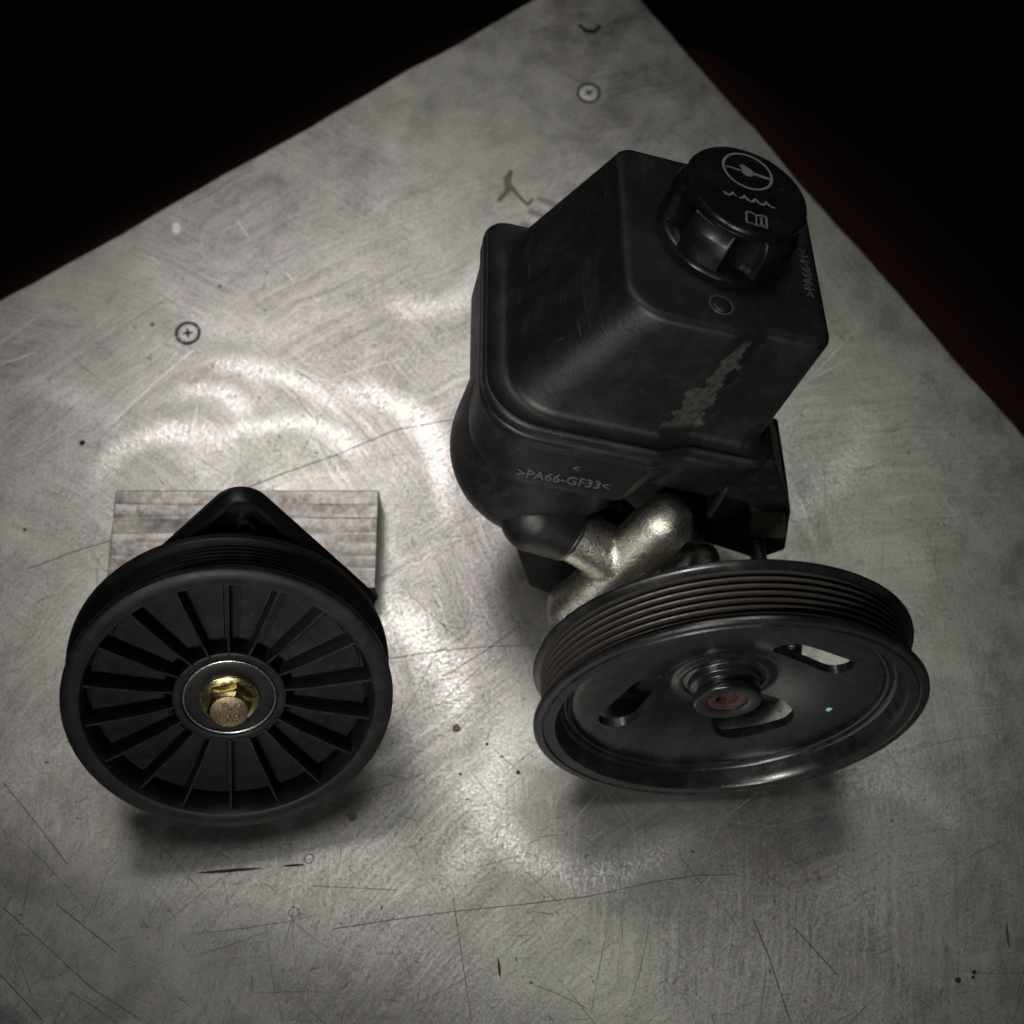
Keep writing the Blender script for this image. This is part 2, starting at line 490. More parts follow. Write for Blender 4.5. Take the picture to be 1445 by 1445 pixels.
def box(x0, x1, y0, y1, z0, z1, bev=0.4):
    return prism([(x0, y0), (x1, y0), (x1, y1), (x0, y1)], z0, z1, bev)

def capsule(a, b, r0, r1, seg=32, caps=8):
    a, b = Vector(a), Vector(b)
    L = (b - a).length
    prof = [(max(r0 * math.sin(t), 0.0), -r0 * math.cos(t)) for t in [i * math.pi / 2 / caps for i in range(caps + 1)]]
    prof += [(max(r1 * math.sin(t), 0.0), L - r1 * math.cos(t)) for t in [math.pi / 2 + i * math.pi / 2 / caps for i in range(caps + 1)]]
    prof[0] = (0.02, prof[0][1]); prof[-1] = (0.02, prof[-1][1])
    q = (b - a).to_track_quat('Z', 'Y').to_matrix().to_4x4()
    return xform(solid(prof, seg), Matrix.Translation(a) @ q)

def cyl(a, b, r, seg=32, bev=0.4):
    a, b = Vector(a), Vector(b); L = (b - a).length
    q = (b - a).to_track_quat('Z', 'Y').to_matrix().to_4x4()
    return xform(solid([(r - bev, 0), (r, bev), (r, L - bev), (r - bev, L)], seg), Matrix.Translation(a) @ q)

def boolean(o, cutters, op='DIFFERENCE', smooth=38):
    tmp = []
    for vf in cutters:
        me = bpy.data.meshes.new('tmp')
        me.from_pydata([(v[0] * S, v[1] * S, v[2] * S) for v in vf[0]], [], vf[1])
        bm = bmesh.new(); bm.from_mesh(me); bmesh.ops.recalc_face_normals(bm, faces=bm.faces); bm.to_mesh(me); bm.free()
        c = bpy.data.objects.new('tmp', me); COL.objects.link(c)
        c.matrix_basis = scaled(WORLD[o.name])
        tmp.append(c)
        md = o.modifiers.new('b', 'BOOLEAN'); md.operation = op; md.object = c; md.solver = 'EXACT'
    bpy.context.view_layer.update()
    bake(o, smooth)
    for c in tmp:
        me = c.data; bpy.data.objects.remove(c); bpy.data.meshes.remove(me)

def voxel(o, size, smooth_it=6, noise=0.0, angle=60):
    md = o.modifiers.new('r', 'REMESH'); md.mode = 'VOXEL'; md.voxel_size = size * S; md.use_smooth_shade = True
    sm = o.modifiers.new('s', 'SMOOTH'); sm.iterations = smooth_it; sm.factor = 0.5
    bpy.context.view_layer.update()
    bake(o, angle)

def text_mesh(s, size, depth, mat, name, parent, Mw, spacing=1.0, bevel=0.0, offset=0.0):
    cu = bpy.data.curves.new(name, 'FONT')
    cu.body = s; cu.size = size * S; cu.extrude = depth * S; cu.align_x = 'CENTER'; cu.align_y = 'CENTER'
    cu.space_character = spacing; cu.offset = offset * S; cu.resolution_u = 3
    if bevel: cu.bevel_depth = bevel * S
    t = bpy.data.objects.new('tmp', cu); COL.objects.link(t)
    bpy.context.view_layer.update()
    me = bpy.data.meshes.new_from_object(t.evaluated_get(bpy.context.evaluated_depsgraph_get()))
    bpy.data.objects.remove(t); bpy.data.curves.remove(cu)
    me.name = name
    me.materials.clear(); me.materials.append(mat)
    o = bpy.data.objects.new(name, me); COL.objects.link(o)
    place(o, parent, Mw)
    return o

def stroke(pts, w, closed=False):
    """flat ribbon (2D) along a polyline as quads; w = width or list"""
    n = len(pts); L = []
    for i in range(n):
        a = Vector(pts[i - 1] if (i or closed) else pts[0]); b = Vector(pts[(i + 1) % n] if (i < n - 1 or closed) else pts[-1])
        d = (b - a); d = d.normalized() if d.length > 1e-9 else Vector((1, 0))
        nn = Vector((-d.y, d.x)); wi = (w[i] if isinstance(w, (list, tuple)) else w) / 2
        p = Vector(pts[i]); L.append((p + nn * wi, p - nn * wi))
    V = [(v.x, v.y) for pr in L for v in pr]
    F = [(2 * i, 2 * i + 1, 2 * ((i + 1) % n) + 1, 2 * ((i + 1) % n)) for i in range(n if closed else n - 1)]
    return V, F
def lift(vf, z): return [(v[0], v[1], z) for v in vf[0]], vf[1]

def normal_of(el, az):
    el, az = R(el), R(az)
    return Vector((math.cos(el) * math.sin(az), -math.cos(el) * math.cos(az), math.sin(el)))
def frame(origin, el, az, phi=0.0):
    """x right, y up, z out of the face"""
    n = normal_of(el, az)
    x0 = Vector((0, 0, 1)).cross(n).normalized()
    if x0.x < 0: x0 = -x0
    u0 = n.cross(x0)
    p = R(phi)
    return mat4(origin, x0 * math.cos(p) - u0 * math.sin(p), u0 * math.cos(p) + x0 * math.sin(p), n)

# ------------------------------------------------------------------ setting: floor and workbench
fl = obj('floor', [(-3000, -3000, -760), (3000, -3000, -760), (3000, 3000, -760), (-3000, 3000, -760)], [(0, 1, 2, 3)], M['floor'])
fl['kind'] = 'structure'
fl['label'] = 'dark maroon workshop floor far below the bench'

corner = Vector((40.4, 256.4)); da = Vector((-.8243, -.5662)); db = Vector((.5690, -.8223))
bench = thing('workbench', 'scratched swirled aluminium covered workbench top with screwed down sheet', 'workbench', (0, 0, -35))
def bench_pt(u, v): return corner + da * u + db * v
def edge_loop(off, nn=60, amp=0.5):
    pts = []
    LA, LB = 760, 700
    rnd = random.Random(3)
    def row(p0, p1, nrm):
        for i in range(nn):
            f = i / nn
            p = p0.lerp(p1, f) - nrm * off
            if 0 < i: p = p + nrm * (amp * math.sin(i * 0.9) * 0.5 + amp * rnd.uniform(-.4, .4))
            pts.append(p)
    c0, c1, c2, c3 = bench_pt(0, 0), bench_pt(LA, 0), bench_pt(LA, LB), bench_pt(0, LB)
    row(c0, c1, -db); row(c1, c2, da); row(c2, c3, db); row(c3, c0, -da)
    return pts
loops = []
for off, z in ((3.0, -2.5), (0.3, -2.2), (0.0, -1.2), (0.35, -0.3), (1.2, 0.0)):
    loops.append([(p.x, p.y, z) for p in edge_loop(off, amp=0.9)])
v, f = loft(loops, caps=(True, True))
obj('tabletop', v, f, M['sheet'], bench, ID)
lo = [(p.x, p.y) for p in edge_loop(4.0, amp=0.0)]
v, f = prism(lo, -35, -2.6, 0)
obj('bench_board', v, f, M['wood'], bench, ID)

v, f = loft([[(p.x, p.y, z) for p in edge_loop(-o_, amp=0.0)] for o_, z in ((40, -84), (60, -95), (160, -230), (300, -430), (460, -700))])
obj('bench_cabinet', v, f, M['red_paint'], bench, ID)

def bench_screw(x, y, rot):
    Mw = Matrix.Translation(Vector((x, y, 0))) @ Matrix.Rotation(R(rot), 4, 'Z')
    v, f = lathe([(3.95, 0.06), (4.75, 0.10), (5.15, 0.06), (5.1, -0.6), (4.0, -0.6)], 48)
    ring = obj('screw', v, f, M['bar_grey'], bench, Mw)
    v, f = solid([(0.02, 0.16), (3.2, 0.15), (3.9, 0.1), (4.05, 0.0), (4.05, -1.0)], 48)
    hd = obj('screw_head', v, f, M['screw'], ring, Mw)
    c_ = [(-2.0, -.36), (-.5, -.55), (-.36, -2.0), (.36, -2.0), (.5, -.55), (2.0, -.36), (2.0, .36), (.5, .55), (.36, 2.0), (-.36, 2.0), (-.5, .55), (-2.0, .36)]
    v, f = prism(c_, 0.0, 0.19)
    obj('cross_recess_shade', v, f, M['scuff_and_shade'], ring, Mw)  # raised black cross, the shade of the recess painted as colour
bench_screw(-127.6, 74.9, 10)
bench_screw(32.2, 187.0, 35)

# image points on the bench plane, used to set the marks where they lie
C0 = np.array([0, -DIST * math.cos(R(PITCH)), DIST * math.sin(R(PITCH))])
def on_bench(px, py, z=0.0):
    F_ = np.array([0, math.cos(R(PITCH)), -math.sin(R(PITCH))]); U_ = np.array([0, math.sin(R(PITCH)), math.cos(R(PITCH))])
    d = F_ + np.array([1, 0, 0]) * (px - 722.5) / 2100 - U_ * (py - 722.5) / 2100
    t_ = (z - C0[2]) / d[2]
    p = C0 + d * t_
    return (float(p[0]), float(p[1]))

def marks():
    rnd = random.Random(11)
    dark, light = [], []
    def inside(x, y):
        d = Vector((x, y)) - corner
        return d.dot(da) > 8 and d.dot(db) > 8
    def wobble(p0, p1, w, n=5, bend=0.04, taper=True):
        p0, p1 = Vector(p0), Vector(p1); d = p1 - p0; nn = Vector((-d.y, d.x))
        b = rnd.uniform(-bend, bend)
        pts = [p0 + d * (i / (n - 1)) + nn * b * (1 - (2 * i / (n - 1) - 1) ** 2) for i in range(n)]
        ws = [w * ((1 - abs(2 * i / (n - 1) - 1) ** 2) * 0.85 + 0.15 if taper else 1) for i in range(n)]
        return stroke([tuple(p) for p in pts], ws)
    for i in range(4800):
        x, y = rnd.uniform(-200, 200), -190 + 330 * rnd.random() ** 1.5
        if not inside(x, y): continue
        a = rnd.choice((rnd.gauss(0.6, 0.5), rnd.gauss(2.0, 0.5), rnd.uniform(0, math.pi)))
        L = min(26, rnd.expovariate(1 / 3.2) + 0.8)
        w = rnd.choice((0.08, 0.1, 0.12, 0.16))
        if not inside(x + math.cos(a) * L, y + math.sin(a) * L): continue
        q = lift(wobble((x, y), (x + math.cos(a) * L, y + math.sin(a) * L), w, 4, 0.1), 0.08)
        isd = rnd.random() < 0.5
        if not isd and y > 20 and rnd.random() < 0.85: continue
        (dark if isd else light).append(q)
    for i in range(260):                                    # long hairlines
        x, y = rnd.uniform(-220, 200), -190 + 260 * rnd.random() ** 1.4
        if not inside(x, y): continue
        a = rnd.choice((rnd.gauss(0.35, 0.25), rnd.gauss(-0.75, 0.25), rnd.gauss(1.2, 0.4)))
        L = rnd.uniform(10, 50)
        e = (x + math.cos(a) * L, y + math.sin(a) * L)
        if not inside(*e): continue
        (dark if rnd.random() < 0.42 else light).append(lift(wobble((x, y), e, rnd.uniform(0.1, 0.17), 8, 0.04), 0.09))
    for i in range(240):                                    # pits and short nicks
        x, y = rnd.uniform(-200, 200), rnd.uniform(-190, 120)
        if not inside(x, y): continue
        a = rnd.gauss(-0.9, 0.5); L = rnd.uniform(0.4, 2.2)
        dark.append(lift(wobble((x, y), (x + math.cos(a) * L, y + math.sin(a) * L), rnd.uniform(0.25, 0.5), 4, 0.1), 0.10))
    def line(pix, w, where=dark, n=6):
        for p, q in zip(pix[:-1], pix[1:]):
            where.append(lift(wobble(on_bench(*p), on_bench(*q), w, n, 0.0, False), 0.11))
    line([(470, 1311), (560, 1297), (650, 1285), (730, 1277), (830, 1265), (930, 1243), (985, 1235), (1040, 1234)], 0.2)
    line([(0, 1277), (60, 1330), (130, 1395), (200, 1440)], 0.2)
    line([(5, 1105), (50, 1160), (95, 1220)], 0.22)
    line([(80, 1276), (165, 1344)], 0.28)
    line([(0, 1375), (60, 1440)], 0.3)
    line([(1063, 1297), (1085, 1350), (1115, 1442)], 0.3)
    line([(1122, 1310), (1182, 1376)], 0.28)
    line([(158, 762), (100, 780), (40, 803)], 0.28)
    line([(345, 690), (400, 668), (480, 640), (560, 606), (640, 592)], 0.3)
    line([(545, 930), (620, 918), (700, 912), (755, 910)], 0.2)
    line([(625, 955), (690, 915), (730, 885)], 0.2)
    line([(440, 1250), (560, 1256)], 0.15)
    line([(640, 1270), (665, 1440)], 0.18)
    for pix in ([(0, 515), (46, 499)], [(155, 600), (230, 530), (275, 492)], [(480, 1243), (505, 1165)], [(130, 1375), (290, 1352), (430, 1341)],
                [(260, 1381), (350, 1363), (400, 1356)], [(0, 1310), (110, 1275)], [(120, 1305), (160, 1290)], [(795, 1175), (845, 1118)],
                [(1025, 1152), (1070, 1118)], [(415, 1325), (420, 1285)], [(1120, 1263), (1175, 1252)], [(180, 1180), (235, 1150)],
                [(575, 1190), (670, 1075)], [(690, 1180), (720, 1140)]):
        line(pix, 0.22, light)
    for p, q, w in (((278, 1232), (370, 1225), 1.1), ((400, 1222), (430, 1220), 0.8), ((1420, 1300), (1424, 1340), 0.6), ((703, 1352), (706, 1380), 0.9)):
        dark.append(lift(wobble(on_bench(*p), on_bench(*q), w, 9, 0.015), 0.12))
    v, f = join(*dark)
    o = obj('dark_scratches', v, f, M['scratch_dark'], bench, ID, recalc=False); o['kind'] = 'stuff'
    v, f = join(*light)
    o = obj('bright_scratches', v, f, M['scratch_light'], bench, ID, recalc=False); o['kind'] = 'stuff'
    # drops, rings and drips
    def blob(px, py, r, mat, name='stain', squash=1.0, rot=0.0, ring=0.0, arc=None):
        c = on_bench(px, py); n = 22
        rr = [r * (1 + rnd.uniform(-.14, .14)) for _ in range(n)]
        pts = [(rr[i] * math.cos(2 * math.pi * i / n), squash * rr[i] * math.sin(2 * math.pi * i / n)) for i in range(n)]
        if ring:
            if arc: pts = [p for i, p in enumerate(pts) if arc[0] <= i / n <= arc[1]]
            v2, f2 = stroke(pts, [ring * rnd.uniform(.6, 1.3) for _ in pts], closed=not arc)
        else:
            v2, f2 = pts, [tuple(range(n))]
        Mw = Matrix.Translation(Vector((c[0], c[1], 0.06))) @ Matrix.Rotation(rot, 4, 'Z')
        v3, f3 = [(x, y, 0.05) for x, y in v2], f2
        obj(name, v3, f3, mat, bench, Mw, recalc=False)
    blob(497, 1152, 1.7, M['stain_brown']); blob(228, 1173, 1.3, M['stain_grey'])
    blob(373, 1171, 1.9, M['stain_brown'], ring=0.3); blob(436, 1212, 1.6, M['stain_brown'], ring=0.28); blob(415, 1287, 1.7, M['stain_brown'], ring=0.25)
    blob(116, 625, 1.1, M['scuff_and_shade']); blob(215, 458, 0.9, M['stain_brown']); blob(310, 404, 0.8, M['stain_brown']); blob(35, 748, 0.6, M['scuff_and_shade'])
    blob(644, 1028, 1.5, M['stain_brown']); blob(687, 1050, 0.5, M['scuff_and_shade']); blob(731, 1090, 0.7, M['scuff_and_shade']); blob(650, 1092, .5, M['scuff_and_shade'])
    blob(832, 32, 4.6, M['scuff_and_shade'], ring=1.9, arc=(0.52, 0.98)); blob(765, 42, 2.6, M['stain_grey'], squash=0.35, rot=0.5)
    blob(993, 122, 1.3, M['stain_brown']); blob(1352, 1383, 1.0, M['scuff_and_shade']); blob(1375, 1372, .8, M['scuff_and_shade']); blob(1373, 1379, .6, M['scuff_and_shade'])
    blob(285, 526, 6.5, M['faint_stain'], squash=0.3, rot=0.72)
    blob(249, 322, 1.7, M['screw'], squash=1.5, rot=0.3)
    # brown drip beyond the reservoir
    pix = [(703, 284), (717, 268), (716, 252), (722, 240)]
    v2, f2 = stroke([on_bench(*p) for p in pix], [1.6, 2.6, 3.4, 1.5]); v3, f3 = stroke([on_bench(*p) for p in ((720, 262), (735, 280), (745, 289), (752, 280))], [1.8, 1.4, 1.8, 1.2])
    v, f = join(([(x, y, 0.1) for x, y in v2], f2), ([(x, y, 0.13) for x, y in v3], f3))
    obj('stain', v, f, M['stain_brown'], bench, ID, recalc=False)
    # grey label with dark bars
    for k in range(5):
        c = Vector(on_bench(771 - 6 * k, 284 + 9 * k))
        d = Vector((9.0, -3.6)).normalized(); e = Vector((-d.y, d.x))
        pts = [c - d * 4 - e * 1.1, c + d * 4 - e * 1.1, c + d * 4 + e * 1.1, c - d * 4 + e * 1.1]
        obj('stain', [(p.x, p.y, 0.1) for p in pts], [(0, 1, 2, 3)], M['faint_stain'] if k % 2 else M['stain_grey'], bench, ID, recalc=False)
marks()

# ------------------------------------------------------------------ grooved aluminium block
def block():
    t = thing('metal_block', 'flat grooved aluminium block lying on the bench under the idler bracket', 'metal block', (-97, -14, 0))
    x0, x1 = -146.6, -49.2
    yb, yf = 4.2, -33.8
    prof = [(yb, 0.0), (yb, 11.6), (yb - 0.4, 12.0)]
    rnd = random.Random(5)
    y = yb - 5.5
    for w in (5.4, 6.1, 3.7, 5.2, 4.6, 5.0):
        prof += [(y + 0.5, 12.0), (y + 0.15, 11.975), (y - 0.15, 11.97), (y - 0.5, 11.95 + rnd.uniform(-.08, .05))]
        y -= w
    prof += [(yf + 0.5, 12.0), (yf, 11.5), (yf, 0.0)]
    xs = [x0, x0 + 0.4] + [x0 + (x1 - x0) * k / 14 for k in range(1, 14)] + [x1 - 0.4, x1]
    loops = []
    for i, x in enumerate(xs):
        e = 0.4 if i in (0, len(xs) - 1) else 0.0
        loops.append([(x, yy + (e if yy < -20 else -e if yy > 0 else 0), zz - (e if zz > 6 else 0) + (rnd.uniform(-.06, .06) if 6 < zz < 11.98 else 0)) for yy, zz in prof])
    v, f = loft(loops)
    obj('slab', v, f, M['block'], t, ID, smooth=30)
block()

# ------------------------------------------------------------------ idler pulley
def idler():
    Mi = frame((-90.57, -86.91, 56.84), 37.71, 10.6)
    t = thing('idler_pulley', 'black spoked plastic idler pulley with a gold hex bolt in its centre', 'pulley', (-90.6, -70, 0))
    # grooved rim
    prof = [(45.8, -1.6), (46.6, -0.3), (47.4, 0.0), (51.4, 0.0), (52.3, -0.5), (52.6, -1.4), (52.5, -3.0), (51.9, -3.7)]
    z = -4.3
    for k in range(6):
        prof += [(51.2, z), (51.2, z - 0.35), (48.9, z - 1.05), (48.9, z - 1.35), (51.2, z - 2.05)]
        z -= 2.05
    prof += [(51.2, z - 0.4), (52.2, z - 1.0), (52.5, z - 1.5), (52.5, -20.6), (51.9, -21.2), (46.5, -21.2), (45.9, -20.6), (45.4, -12)]
    v, f = lathe(prof, 160)
    rim = obj('rim', v, f, M['idler_plastic'], t, Mi, smooth=32)
    # web disc with a raised face and the moat next to hub and rim
    prof = [(18.0, -11.6), (20.4, -11.6), (20.4, -9.35), (20.8, -9.0), (44.0, -9.0), (44.3, -9.3), (44.3, -11.6), (46.0, -11.6), (46.0, -13.5), (18.0, -13.5)]
    v, f = lathe(prof, 128)
    web = obj('web', v, f, M['idler_plastic'], t, Mi)
    # 18 ribs and the pads between them
    rib0 = pad0 = None
    for k in range(18):
        a = R(98.5) + k * 2 * math.pi / 18
        Mk = Mi @ Matrix.Rotation(a, 4, 'Z')
        if k == 0:
            v, f = loft([[(x, -0.55, z0), (x, -0.42, z1 - .15), (x, -0.27, z1), (x, 0.27, z1), (x, 0.42, z1 - .15), (x, 0.55, z0)]
                         for x, z0, z1 in ((17.4, -12, -3.6), (26, -12, -2.2), (40, -12, -1.6), (46.2, -12, -1.6))])
            rib0 = obj('rib', v, f, M['idler_plastic'], t, Mk)
        else:
            clone(rib0, t, Mk)
    for k in range(18):
        a = R(98.5) + (k + 0.5) * 2 * math.pi / 18
        Mk = Mi @ Matrix.Rotation(a, 4, 'Z')
        if k == 0:
            hw = math.radians(10)
            poly = []
            r0, r1 = 21.3, 43.6
            y0, y1 = r0 * math.sin(hw) - 1.25, r1 * math.sin(hw) - 1.6
            poly = [(r0, -y0), (r1 - 1.2, -y1), (r1, 0), (r1 - 1.2, y1), (r0, y0)]
            v, f = prism(poly, -9.4, -8.3, 0.2)
            pad0 = obj('web_pad', v, f, M['idler_plastic'], t, Mk)
        else:
            clone(pad0, t, Mk)
    # moulding pin marks
    v, f = lathe([(2.35, -8.32), (2.5, -8.2), (2.9, -8.2), (3.05, -8.32)], 28)
    pin0 = None
    for (x, y) in ((12.2, 30.1), (-19.5, 25.6), (32.8, 4.0), (18.4, -24.9), (-10.4, -28.6), (-30.2, -4.6)):
        Mk = Mi @ Matrix.Translation(Vector((x, y, 0)))
        if pin0 is None: pin0 = obj('moulding_mark', v, f, M['rubber'], t, Mk)
        else: clone(pin0, t, Mk)
    # hub tube, bearing, snap ring, seal
    prof = round_poly([(15.4, -13.5), (15.4, -3.9), (18.2, -3.9), (18.2, -13.5)], 0.4, 2)
    v, f = lathe(prof, 96); obj('hub', v, f, M['idler_plastic'], t, Mi)
    v, f = lathe(round_poly([(8.0, -13), (8.0, -4.6), (14.2, -4.6), (14.2, -13)], 0.25, 2), 96)
    seal = obj('bearing_seal', v, f, M['rubber'], t, Mi)
    v, f = lathe(round_poly([(14.25, -13), (14.25, -4.15), (14.95, -4.15), (14.95, -13)], 0.2, 2), 96)
    obj('bearing_race', v, f, M['steel'], t, Mi)
    v, f = lathe(round_poly([(15.0, -13), (15.0, -4.7), (15.4, -4.7), (15.4, -13)], 0.05, 1), 96)
    obj('ring_groove', v, f, M['bracket_paint'], t, Mi)
    # flange bolt
    v, f = solid([(9.0, -4.7), (9.35, -4.4), (9.35, -3.7), (9.05, -3.4), (8.6, -3.3), (7.6, -2.95), (6.6, -2.85), (6.4, -3.4)], 72)
    flange = obj('bolt', v, f, M['zinc'], t, Mi)
    rnd_hex = []
    for k in range(6):
        a = R(60 + 60 * k); rnd_hex.append((7.45 * math.cos(a), 7.45 * math.sin(a)))
    hexp = round_poly(rnd_hex, 0.5, 3)
    def cut(zc, rr):
        out = []
        for x, y in hexp:
            L = math.hypot(x, y); s = min(1, rr / L); out.append((x * s, y * s, zc))
        return out
    loops = [[(x, y, -3.0) for x, y in hexp], [(x, y, 1.3) for x, y in hexp], cut(1.9, 6.95), cut(2.8, 6.25), cut(2.9, 6.1), cut(2.85, 5.9)]
    v, f = loft(loops)
    obj('hex_head', v, f, M['zinc'], flange, Mi, smooth=25)
    v, f = solid([(0.02, 3.0), (5.8, 2.98), (6.05, 2.85), (6.05, 2.4)], 48)
    obj('head_face', v, f, M['bolt_face'], flange, Mi)
    v, f = lathe([(9.0, -3.45), (9.3, -3.35), (9.42, -3.5), (9.42, -4.6), (9.0, -4.6)], 72)
    obj('flange_edge', v, f, M['zinc_rim'], flange, Mi)
    text_mesh('FLM', 3.9, 0.3, M['zinc_rim'], 'lettering', flange, Mi @ Matrix.Translation(Vector((1.2, 1.9, 3.05))) @ Matrix.Rotation(R(-14), 4, 'Z'), 1.0, 0.05)
    text_mesh('10.9', 3.9, 0.3, M['zinc_rim'], 'lettering', flange, Mi @ Matrix.Translation(Vector((-0.4, -3.0, 3.05))) @ Matrix.Rotation(R(-8), 4, 'Z'), 1.0, 0.05)
    # bracket: dished rounded triangle behind the pulley, with a foot on the block
    tri = [(16.5, 61.2), (47.5, 11.5), (28, -28), (-25, -28), (-43.0, 19.5)]
    outer = round_poly(tri, [6.5, 6, 12, 12, 8], 10)
    def offs(d, z):
        n = len(outer); out = []
        for i in range(n):
            a, b, e = Vector(outer[i - 1]), Vector(outer[i]), Vector(outer[(i + 1) % n])
            t1, t2 = (b - a), (e - b)
            t1 = t1 if t1.length > 1e-6 else t2; t2 = t2 if t2.length > 1e-6 else t1
            nn = (Vector((t1.y, -t1.x)).normalized() + Vector((t2.y, -t2.x)).normalized()).normalized()
            p = b + nn * d
            out.append((p.x, p.y, z))
        return out
    v1 = loft([offs(-1, -31), offs(0.0, -30.6), offs(0.2, -24.6), offs(-0.3, -24.1), offs(-1.6, -24.0), offs(-2.0, -24.3), offs(-3.4, -29.2), offs(-4.0, -29.6)])
    obj('bracket', v1[0], v1[1], M['bracket_paint'], t, Mi, smooth=40)
    v, f = lathe([(1.9, -29.7), (1.9, -26.0), (2.7, -25.7), (3.0, -26.3), (3.0, -29.9)], 32)
    obj('bracket_boss', v, f, M['dull_steel'], t, Mi @ Matrix.Translation(Vector((15.4, 48.4, 0))))
    v, f = cyl((0, 0, -61), (0, 0, -12), 13)
    obj('bracket_post', v, f, M['bracket_paint'], t, Mi)
idler()

# ------------------------------------------------------------------ power steering pump
def pump():
    cp = Vector((68.53, -92.52, 64.56))
    Mp = frame(cp, 13.87, 3.0)
    npv = normal_of(13.87, 3.0)
    t = thing('steering_pump', 'black power steering pump with square reservoir, screw cap and grooved pulley', 'pump', (62, -10, 0))
    # ---- pulley
    lip = [(54.6, -0.9), (55.2, -0.25), (58.2, 0.0), (58.8, -0.45), (59.3, -0.05), (61.2, 0.0), (61.9, -0.5), (62.0, -1.3), (61.4, -1.9),
           (59.2, -2.6), (58.6, -3.3), (56.2, -3.9), (54.9, -3.9)]
    back = [(54.9, -18.3), (57.0, -18.3), (60.3, -19.2), (60.9, -19.8), (60.9, -20.6), (60.3, -21.2), (57.0, -21.0), (52.9, -20.8), (52.4, -20.0), (51.8, -10.2),
            (49.6, -9.5), (49.6, -7.2), (49.9, -6.5), (50.5, -6.3), (51.0, -6.6), (51.2, -7.1), (51.6, -7.1), (51.8, -6.3), (52.3, -5.8), (53.0, -5.5), (53.9, -3.0)]
    v, f = lathe(lip + back, 180)
    pul = obj('pulley', v, f, M['pulley_paint'], t, Mp, smooth=35)
    prof = [(54.5, -3.7), (56.4, -3.7)]
    z = -3.9; pitch = 14.3 / 5.5
    for k in range(6):
        prof += [(58.6, z - 0.05), (58.8, z - 0.35), (58.6, z - 0.75), (55.5, z - 1.25), (55.4, z - 1.65), (55.5, z - pitch + 0.55)]
        z -= pitch * 0.91
    prof += [(58.7, z), (58.6, z - 0.5), (56.6, -18.5), (54.5, -18.5)]
    v, f = lathe(prof, 180)
    obj('grooved_band', v, f, M['rib_steel'], pul, Mp, smooth=30)
    # dished web
    top = [(49.75, -8.0), (49.3, -7.6), (48.4, -7.4), (46.5, -7.4), (40, -7.9), (33, -8.9), (26, -10.6), (21, -12.6), (18.6, -13.7), (17.4, -14.3), (16.4, -14.2),
           (15.6, -13.5), (14.6, -13.2), (13.4, -13.4)]
    bot = [(r, z - 3.0) for r, z in top[::-1]]
    v, f = lathe(top + bot, 128)
    web = obj('pulley_web', v, f, M['pulley_paint'], pul, Mp, smooth=40)
    cut = []
    for p0, p1, w_ in (((17.5, 25.2), (32.0, 15.8), 11.5), ((-33.2, -11.4), (-25.0, 3.0), 14.5), ((16.0, -20.2), (6.5, -25.4), 17.0)):
        p0, p1 = Vector(p0), Vector(p1)
        d_ = (p1 - p0).normalized(); a0 = math.atan2(d_.y, d_.x)
        pts = []
        for c_, b0 in ((p1, a0 - math.pi / 2), (p0, a0 + math.pi / 2)):
            for k in range(13):
                b = b0 + math.pi * k / 12
                pts.append((c_.x + w_ / 2 * math.cos(b), c_.y + w_ / 2 * math.sin(b)))
        cut.append(prism(pts, -30, 5))
    boolean(web, cut, smooth=40)
    # hub nose with puller groove
    v, f = lathe(round_poly([(6.4, -14), (6.4, -5.6), (10.2, -5.2), (10.9, -5.7), (10.9, -8.0), (9.0, -8.6), (9.0, -10.8), (11.2, -11.4), (11.6, -13.6), (13.6, -13.9), (13.6, -17), (6.4, -17)], 0.3, 2), 96)
    hub = obj('hub_nose', v, f, M['pulley_paint'], pul, Mp, smooth=40)
    v, f = lathe(round_poly([(3.6, -12), (3.6, -6.6), (6.35, -6.0), (6.35, -12)], 0.3, 2), 64)
    obj('shaft_end', v, f, M['rust'], pul, Mp)
    v, f = solid([(0.02, -9.4), (3.65, -9.4), (3.65, -10.5)], 32)
    obj('shaft_bore', v, f, M['rust'], pul, Mp)
    # paint dot, stamped numbers
    v, f = solid([(0.02, 0.15), (1.1, 0.14), (1.45, 0.0), (1.45, -0.4)], 24)
    obj('paint_dot', v, f, M['cyan_paint'], pul, Mp @ Matrix.Translation(Vector((35.5, -14.6, -8.25))))
    for a, s_, rr in ((23, '2 57', 45.0), (205, '457', 44.5)):
        m_ = Mp @ Matrix.Rotation(R(a), 4, 'Z') @ Matrix.Translation(Vector((rr, 0, -7.55))) @ Matrix.Rotation(R(-90), 4, 'Z')
        text_mesh(s_, 4.2, 0.08, M['pulley_paint'], 'lettering', pul, m_, 1.15, 0.05)
    # ---- pump body
    def ax(s_): return cp - npv * s_
    parts = [cyl(ax(19), ax(48), 12, 48), capsule((20, -58, 23), (62, -60, 22), 10, 12), cyl(ax(21), ax(28), 22, 48)]
    parts += [capsule((50.0, -27.5, 65.2), (22, -47, 28), 9.8, 10), cyl((18.0, -26.8, 57.6), (36, -35, 49), 9.6, 48, 1.2),
              capsule((55, -37, 41), (60, -34, 40), 6.2, 7), capsule((65.5, -33, 43.5), (66, -50, 46), 5.6, 8), capsule((22, -45, 27), (60, -20, 30), 10, 12)]
    v, f = join(*parts)
    body = obj('cast_body', v, f, M['cast_aluminium'], t, ID)
    voxel(body, 0.8, 8)
    v, f = join(cyl((50, -14, 48), (54, 22, 39), 30, 64), cyl((54, 20, 37), (56, 34, 34.8), 33.5, 64), capsule((36, -59, 17), (86, -57, 17), 16, 16), capsule((44, -40, 17), (50, 10, 24), 16, 20))
